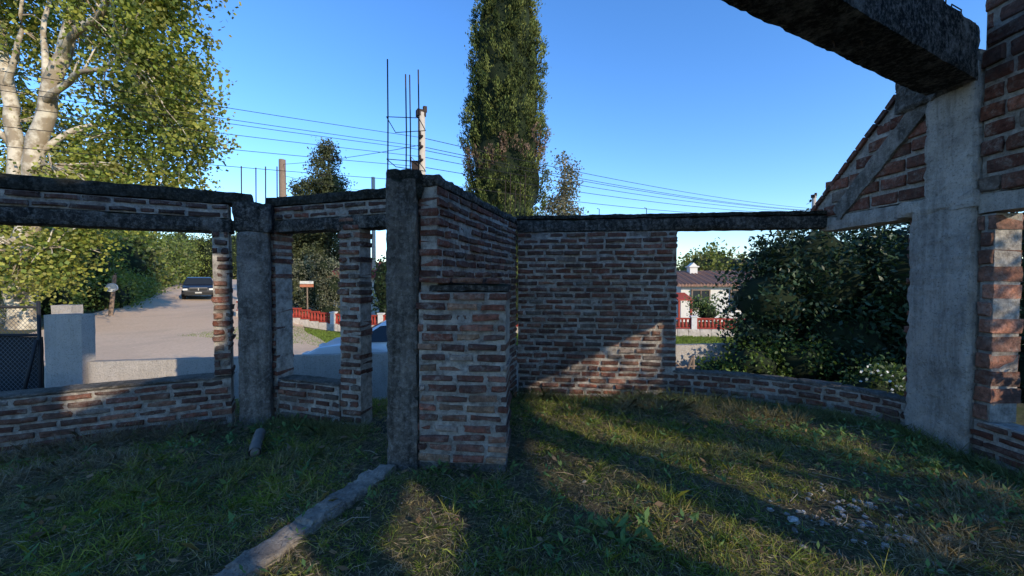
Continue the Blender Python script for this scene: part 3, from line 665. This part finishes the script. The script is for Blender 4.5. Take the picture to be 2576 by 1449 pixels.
# ------------------------------------------------------------------ poles and wires
M_pole=simple('concrete_pole',(.46,.40,.33),.9,0,.25,5,.4)
def pole(x,y,z0,z1,r,mat,arms=True,name='utility_pole'):
    e=empty(name); mb=MB(); tube(mb,[(x,y,z0),(x,y,(z0+z1)/2),(x,y,z1)],[r*1.25,r*1.1,r],12); mb.obj('pole',mat,e,True)
    if arms:
        mb=MB(); box(mb,(x-.02,y,z1-.02),(.30,.24,.22),R(30)); box(mb,(x+.12,y,z1+.12),(.12,.12,.2),R(30)); 
        for z in(z1-.9,z1-1.25,z1-1.7): box(mb,(x,y-.15,z),(.06,.4,.06),R(30)); tube(mb,[(x+.02,y-.33,z),(x+.02,y-.33,z+.14)],[.05,.03],8)
        box(mb,(x-.2,y-.1,z1-1.85),(.22,.2,.3)); tube(mb,[(x-.05,y-.2,z1-1.9),(x-.3,y-.3,z1-1.6),(x-.25,y-.3,z1-2.3)],.02,5)
        mb.obj('fittings',M_steel,e)
    return e
pole(-3.15,14,-1.2,7.3,.125,M_pole); pole(-12.6,22,-1.2,8.05,.17,M_wood,False); pole(-9.7,28,-1.2,8.6,.13,M_pole,False)
pole(21.5,28.5,-1.2,7.4,.13,M_pole,True)
mb=MB()
def wire(a,b_,sag,r=.011,n=14):
    a=Vector(a);b_=Vector(b_); tube(mb,[a.lerp(b_,i/n)-Vector((0,0,4*sag*(i/n)*(1-i/n))) for i in range(n+1)],r,4,cap=False)
for dz,dy,lz in((0,0,0),(-.28,.1,-.35),(-.42,.0,-.55),(-.62,.15,-1.1),(-1.0,.05,-1.9),(-1.5,.1,-2.3)):
    m_=(-3.15,14+dy,6.45+dz); wire((-30,1.2+dy,7.3+lz),m_,.25,.0085); wire(m_,(21.5,28.5+dy,6.5+dz*.4),.35,.0115)
wire((-12.6,22,7.8),(-3.15,14,6.2),.1); wire((-12.6,22,7.2),(-9.7,28,7.6),.1)
wire((21.5,28.5,6.2),(14,27,2.2),.2,.01)
mb.obj('power_lines',simple('black_cable',(.02,.02,.022),.7,bst=0))
# ------------------------------------------------------------------ sign boards, post fence
e=empty('name_board_sign'); mb=MB(); tube(mb,[(-10.75,20.9,-1.2),(-10.75,20.9,1.40)],.035,8); mb.obj('post',M_wood,e)
mb=MB(); box(mb,(-10.75,20.85,1.33),(.70,.03,.15)); mb.obj('white_board',simple('white_board',(.7,.68,.62),.7),e)
mb=MB(); box(mb,(-10.75,20.85,1.16),(.70,.03,.14)); mb.obj('orange_board',simple('orange_board',(.48,.17,.09),.7),e)
e=empty('roadside_sign'); mb=MB(); zz=gz(-18.4,18.3); tube(mb,[(-18.5,18.3,zz-.1),(-18.25,18.3,zz+1.9),(-18.2,18.3,zz+2.0)],[.09,.07,.05],8); mb.obj('post',M_wood,e)
mb=MB(); n=14
poly=[(-18.3+.27*math.cos(2*math.pi*k/n)*(1+.12*math.sin(3*k)),18.18,zz+1.35+.20*math.sin(2*math.pi*k/n)) for k in range(n)]
prism(mb,poly,(0,.05,0)); mb.obj('white_panel',simple('white_panel',(.75,.74,.7),.6),e)
mb=MB()
for k in range(16):
    x=-26.5-.62*k; y=27+.95*k; z=gz(x,y); box(mb,(x,y,z+.55),(.16,.16,1.5),random.uniform(-.1,.1))
    if k<15: box(mb,(x-.31,y+.47,z+.5),(.05,1.14,.9),math.atan2(.95,-.62)-math.pi/2)
mb.obj('concrete_post_fence',simple('pale_posts',(.5,.47,.43),.9))
# ------------------------------------------------------------------ vehicles
def vehicle(name,loc,yaw,paint,Lg,Wd,prof,glass_front,side_glass,wheels,rw,front,coat=.5):
    e=empty(name,loc); e.rotation_euler=(0,0,yaw); pm=simple(name+'_paint',paint,.4,.1,.04,3,0)
    pm.node_tree.nodes['Principled BSDF'].inputs['Coat Weight'].default_value=coat
    belt=prof['belt']; top=prof['top']; P=prof['pts']
    def hw(z,x):
        k=Wd/2*(1-.10*max(0,(abs(x)/(Lg/2)-.75)/.25)**2)
        return k if z<=belt else k-(z-belt)/(top-belt)*Wd*.12
    vs=[(x,-hw(z,x),z) for x,z in P]+[(x,hw(z,x),z) for x,z in P]; n=len(P)
    fs=[tuple(range(n)),tuple(range(2*n-1,n-1,-1))]+[(i,i+n,(i+1)%n+n,(i+1)%n) for i in range(n)]
    mb=MB(); mb.add(vs,fs); o=mb.obj('body',pm,e,False,.05)
    g=MB()
    for poly in side_glass:
        for s in(-1,1):
            pr=[(x,s*(hw(z,x)+.006),z) for x,z in poly]; q=[(x,s*(hw(z,x)-.02),z) for x,z in poly]; k=len(pr)
            g.add(pr+q,[tuple(range(k)),tuple(range(2*k-1,k-1,-1))]+[(i,(i+1)%k,(i+1)%k+k,i+k) for i in range(k)])
    for (x0,z0,x1,z1) in glass_front:
        dx,dz=x1-x0,z1-z0; l=math.hypot(dx,dz); nx,nz_=dz/l,-dx/l
        if nz_<0: nx,nz_=-nx,-nz_
        pts=[]
        for f_ in(.1,.9):
            x=x0+dx*f_; z=z0+dz*f_; h_=hw(z,x)-.09
            pts+=[(x+nx*.014,-h_,z+nz_*.014),(x+nx*.014,h_,z+nz_*.014)]
        g.add(pts,[(0,1,3,2)])
    g.obj('glass',M_glass,e)
    w_=MB();hb=MB()
    for x in wheels:
        for s in(-1,1):
            y=s*(Wd/2-.10); tube(w_,[(x,y-s*.11,rw),(x,y+s*.09,rw),(x,y+s*.12,rw)],[rw,rw,rw*.88],20); tube(hb,[(x,y+s*.10,rw),(x,y+s*.13,rw)],[rw*.6,rw*.55],12)
    w_.obj('tyres',simple(name+'_rubber',(.02,.02,.02),.9),e,False); hb.obj('hubs',simple(name+'_hub',(.4,.4,.4),.4,.7),e)
    d=MB();lt=MB();ch=MB()
    for kind,x,y,z,sx,sy,sz in front:
        t_={'d':d,'l':lt,'c':ch}[kind]
        for s in((-1,1) if y else (1,)): box(t_,(x,s*y,z),(sx,sy,sz))
    d.obj('grille_and_trim',simple(name+'_trim',(.02,.02,.022),.6),e,False,.01); lt.obj('lights',simple(name+'_lamp',(.75,.75,.72),.15,0,.05,3,0),e,False,.01); ch.obj('bumper_and_plate',simple(name+'_chrome',(.35,.35,.35),.4,.5,.05,3,0),e,False,.01)
    return e
hatch={'belt':.92,'top':1.43,'pts':[(-1.95,.3),(-1.98,.62),(-1.9,.98),(-1.62,1.34),(-1.2,1.42),(-.3,1.43),(.2,1.38),(.95,.97),(1.6,.86),(1.9,.7),(1.98,.5),(1.95,.26),(1.55,.2),(-1.55,.2)]}
ang=math.atan2(.16,1)+math.pi
vehicle('parked_car',(-3.0,10.1,gz(-3.0,10.1)+.08),ang,(.70,.70,.70),3.96,1.66,hatch,[(.95,.97,.2,1.38),(-1.9,.98,-1.62,1.34)],
 [[(.78,.96),(.22,1.32),(-.35,1.36),(-.35,.96)],[(-.42,.96),(-.42,1.36),(-1.15,1.34),(-1.3,.96)]],(-1.2,1.25),.29,
 [('l',1.86,.6,.66,.16,.3,.15),('d',1.93,0,.42,.08,1.2,.16),('c',1.99,0,.42,.02,.4,.11),('l',-1.93,.68,.8,.08,.14,.24),('d',.75,.86,.98,.12,.12,.1)])
suv={'belt':.96,'top':1.56,'pts':[(-2.3,.38),(-2.35,.65),(-2.3,.96),(-2.15,1.48),(-1.9,1.56),(-.2,1.56),(.2,1.50),(.85,.98),(1.95,.90),(2.2,.82),(2.28,.55),(2.25,.36),(1.9,.30),(-1.9,.30)]}
vehicle('pickup_suv',(-23.1,29.4,gz(-23.1,29.4)+.05),math.atan2(-29.4,22.2),(.012,.015,.024),4.6,1.84,suv,[(.85,.98,.2,1.50),(-2.3,.96,-2.15,1.48)],
 [[(.72,1.0),(.2,1.42),(-.5,1.46),(-.5,1.0)],[(-.58,1.0),(-.58,1.46),(-1.4,1.46),(-1.4,1.0)],[(-1.48,1.0),(-1.48,1.46),(-2.0,1.42),(-2.1,1.0)]],(-1.4,1.42),.34,
 [('l',2.24,.72,.70,.1,.26,.12),('d',2.27,0,.71,.08,.95,.18),('c',2.31,0,.80,.04,1.0,.03),('c',2.31,0,.71,.04,.06,.18),('d',2.32,0,.47,.12,1.76,.14),('c',2.39,0,.47,.02,.38,.10),('d',2.30,0,.34,.1,1.5,.1),('d',.72,1.0,1.04,.1,.2,.13)],.15)

# ------------------------------------------------------------------ ground vegetation
def patch(x,y): return .5+.28*np.sin(x*1.9+1.3*np.sin(y*1.4))+.22*np.sin(y*2.7+x*.8+2)+.18*np.sin(x*5.1+y*3.3)+.12*np.sin(x*9.1-y*7.3)
def strip_mask(x,y,hw_=.085): 
    cx_=np.interp(y,[.7,1.5,2.02,2.38,2.63,2.84,3.04,3.2],[-2.0,-1.66,-1.42,-1.27,-1.17,-1.10,-1.04,-1.0]); return (np.abs(x-cx_)<hw_)&(y<3.2)
NT=10500
tx=rng.uniform(-5.2,4.0,NT); ty=1.7+rng.uniform(0,1,NT)**1.15*4.0
keep=~strip_mask(tx,ty,.10); tx,ty=tx[keep],ty[keep]
pk=patch(tx,ty)+rng.normal(0,.2,len(tx)); keep=rng.uniform(size=len(tx))<np.clip(pk*1.15,.06,1); tx,ty,pk=tx[keep],ty[keep],pk[keep]
per=19; idx=np.repeat(np.arange(len(tx)),per); n=len(idx)
P=np.stack([tx[idx]+rng.normal(0,.026,n),ty[idx]+rng.normal(0,.026,n),np.zeros(n)],1); P[:,2]=gzn(P[:,0],P[:,1])-.004
D=rng.normal(size=(n,3))*.85; D[:,2]=rng.uniform(.2,1.5,n)
tall=1+1.1*(rng.uniform(size=len(tx))<.10)
Lb=rng.uniform(.025,.08,n)*(.45+np.clip(pk[idx],0,1.3))*tall[idx]
pal=np.array([(.20,.27,.05),(.27,.32,.07),(.14,.20,.045),(.34,.34,.09),(.36,.29,.14)]); base=pal[rng.integers(0,5,len(tx))][idx]*rng.uniform(.65,1.25,(n,1))
quads('grass',P,D,rv(n),Lb,rng.uniform(.003,.006,n),base,M_grass,shape='blade')
n=110000; x=rng.uniform(-5,4,n); y=1.7+rng.uniform(0,1,n)**1.2*4.0; kp=~strip_mask(x,y,.065)|(rng.uniform(size=n)<.15); x,y=x[kp],y[kp]; n=len(x)
P=np.stack([x,y,gzn(x,y)+rng.uniform(.004,.045,n)],1)
D=rng.normal(size=(n,3)); D[:,2]*=.2
pal=np.array([(.36,.28,.18),(.24,.185,.12),(.16,.19,.065),(.46,.37,.24),(.13,.10,.07)])
quads('mown_clippings',P,D,np.array([[0,0,1.]]*n)+rng.normal(size=(n,3))*.4,rng.uniform(.02,.10,n),rng.uniform(.0018,.004,n),pal[rng.integers(0,5,n)]*rng.uniform(.6,1.3,(n,1)),M_grass)
n=460; x=rng.uniform(-4.5,3.9,n); y=rng.uniform(1.9,5.0,n); P=np.stack([x,y,gzn(x,y)+rng.uniform(.03,.06,n)],1); D=rng.normal(size=(n,3)); D[:,2]*=.3
quads('fallen_leaves',P,D,np.array([[0,0,1.]]*n)+rng.normal(size=(n,3))*.5,rng.uniform(.03,.075,n),rng.uniform(.018,.045,n),np.array([(.26,.17,.10)])*rng.uniform(.4,1.4,(n,1)),M_grass)
C=[];D=[];Kc=[];Ls=[]
spots=[(rng.uniform(-4.5,3.8),rng.uniform(1.9,5.0)) for k in range(330)]+[(rng.normal(.62,.25),rng.normal(2.40,.11)) for k in range(16)]+[(rng.uniform(2.4,3.8),rng.uniform(2.3,4.2)) for k in range(240)]+[(rng.uniform(-3.2,-2.0),rng.uniform(3.5,4.2)) for k in range(60)]
for (x,y) in spots:
    z=gz(x,y); k=int(rng.integers(5,11)); s=rng.uniform(.014,.040)*(1.6 if abs(x-.62)<.5 and 2.2<y<2.65 else 1); cb_=np.array([(.08,.16,.05),(.11,.19,.055),(.13,.20,.055)][rng.integers(0,3)])
    for q in range(k):
        a=rng.uniform(0,6.28); d=np.array([math.cos(a),math.sin(a),rng.uniform(.15,1.0)]); C.append(np.array([x,y,z+.01])+d*s*.7+np.array([0,0,rng.uniform(0,.06)])+rng.normal(size=3)*.02); D.append(d); Kc.append(cb_*rng.uniform(.7,1.3)); Ls.append(s*rng.uniform(.8,1.5))
C=np.array(C);D=np.array(D);Ls=np.array(Ls); quads('broadleaf_weeds',C,D,np.array([[0,0,1.]]*len(C))+rng.normal(size=(len(C),3))*.3,Ls*1.5,Ls*.5,np.array(Kc),M_leaf)
Pp=[];Dd=[];Ll=[];Kk=[]
def brush(a,b_,cnt,h,col):
    for k in range(cnt):
        f=rng.uniform(); x=a[0]+(b_[0]-a[0])*f+rng.normal(0,.09); y=a[1]+(b_[1]-a[1])*f+rng.normal(0,.07)-.08
        z=gz(x,y)
        for q in range(16):
            d=np.array([rng.normal(0,.6),rng.normal(0,.6),rng.uniform(.2,1)]); Pp.append((x+rng.normal(0,.03),y+rng.normal(0,.03),z)); Dd.append(d); Ll.append(h*rng.uniform(.4,1.2)); Kk.append(np.array(col)*rng.uniform(.8,2.4))
brush((-4.4,3.4),(-2.9,4.1),190,.24,(.14,.115,.08)); brush((-2.6,4.3),(-1.5,3.85),150,.20,(.10,.11,.05)); brush((.15,5.45),(2.2,5.2),190,.26,(.08,.10,.045)); brush((.1,5.3),(.5,5.3),80,.34,(.07,.085,.04))
brush((2.2,5.15),(3.8,4.2),190,.22,(.10,.11,.055)); brush((3.85,4.0),(3.9,2.6),150,.20,(.09,.11,.045)); brush((1.2,4.8),(3.2,4.4),150,.24,(.14,.125,.075)); brush((-.9,3.05),(0,3.02),60,.09,(.12,.14,.05))
brush((-4.5,2.6),(-3.2,3.4),150,.17,(.16,.135,.10)); brush((2.2,2.2),(3.6,3.0),220,.15,(.17,.145,.10)); brush((-3.5,2.6),(-1.6,3.6),140,.14,(.13,.13,.075)); brush((1.0,3.6),(3.4,3.4),130,.14,(.13,.14,.07))
quads('dry_brush',np.array(Pp),np.array(Dd),rv(len(Pp)),np.array(Ll),rng.uniform(.002,.005,len(Pp)),np.array(Kk),M_grass,shape='blade')
n=60000; x=rng.uniform(-12,12,n); y=rng.uniform(14.2,19.3,n); P=np.stack([x,y,gzn(x,y)],1); D=rng.normal(size=(n,3))*.6; D[:,2]=1
quads('verge_grass',P,D,rv(n),rng.uniform(.06,.16,n),.02,np.array([(.19,.26,.055)])*rng.uniform(.6,1.4,(n,1)),M_grass,shape='blade')
n=26000; x=rng.uniform(-4.5,4.6,n); y=rng.uniform(4.8,7.2,n); P=np.stack([x,y,gzn(x,y)],1); D=rng.normal(size=(n,3))*.6; D[:,2]=1
quads('garden_grass',P,D,rv(n),rng.uniform(.04,.12,n),.008,np.array([(.16,.20,.06)])*rng.uniform(.6,1.4,(n,1)),M_grass,shape='blade')

# ------------------------------------------------------------------ light, world, camera
el=R(SUN_EL); az=Vector((.7071,-.7071,0)); sd=Vector((az.x*math.cos(el),az.y*math.cos(el),math.sin(el)))
sl=bpy.data.lights.new('sun','SUN'); sl.energy=5.0; sl.angle=R(.5); sl.color=(1,.87,.66)
so=bpy.data.objects.new('sun',sl); so.rotation_euler=sd.to_track_quat('Z','Y').to_euler(); link(so)
W=bpy.data.worlds.new('World'); scene.world=W; W.use_nodes=True; nt=W.node_tree
sk=nt.nodes.new('ShaderNodeTexSky'); sk.sky_type='NISHITA'; sk.sun_disc=False; sk.sun_elevation=el; sk.sun_rotation=R(135); sk.air_density=1.1; sk.dust_density=.0; sk.ozone_density=2.6
hs=nt.nodes.new('ShaderNodeHueSaturation'); hs.inputs['Saturation'].default_value=1.2; hs.inputs['Value'].default_value=2.35
nt.links.new(sk.outputs[0],hs.inputs['Color'])
tint=mix(nt,1.0,hs.outputs[0],(.62,.71,.90),'MULTIPLY')
nt.links.new(tint,nt.nodes['Background'].inputs[0]); nt.nodes['Background'].inputs[1].default_value=.15
cam=bpy.data.cameras.new('camera'); cam.sensor_width=36; cam.lens=14.0; cam.clip_end=2000; cam.clip_start=.05
co=bpy.data.objects.new('camera',cam); co.location=(0,0,1.55); co.rotation_euler=(R(90-1.4),0,0); link(co); scene.camera=co
scene.view_settings.view_transform='Standard'; scene.view_settings.look='None'; scene.view_settings.exposure=0
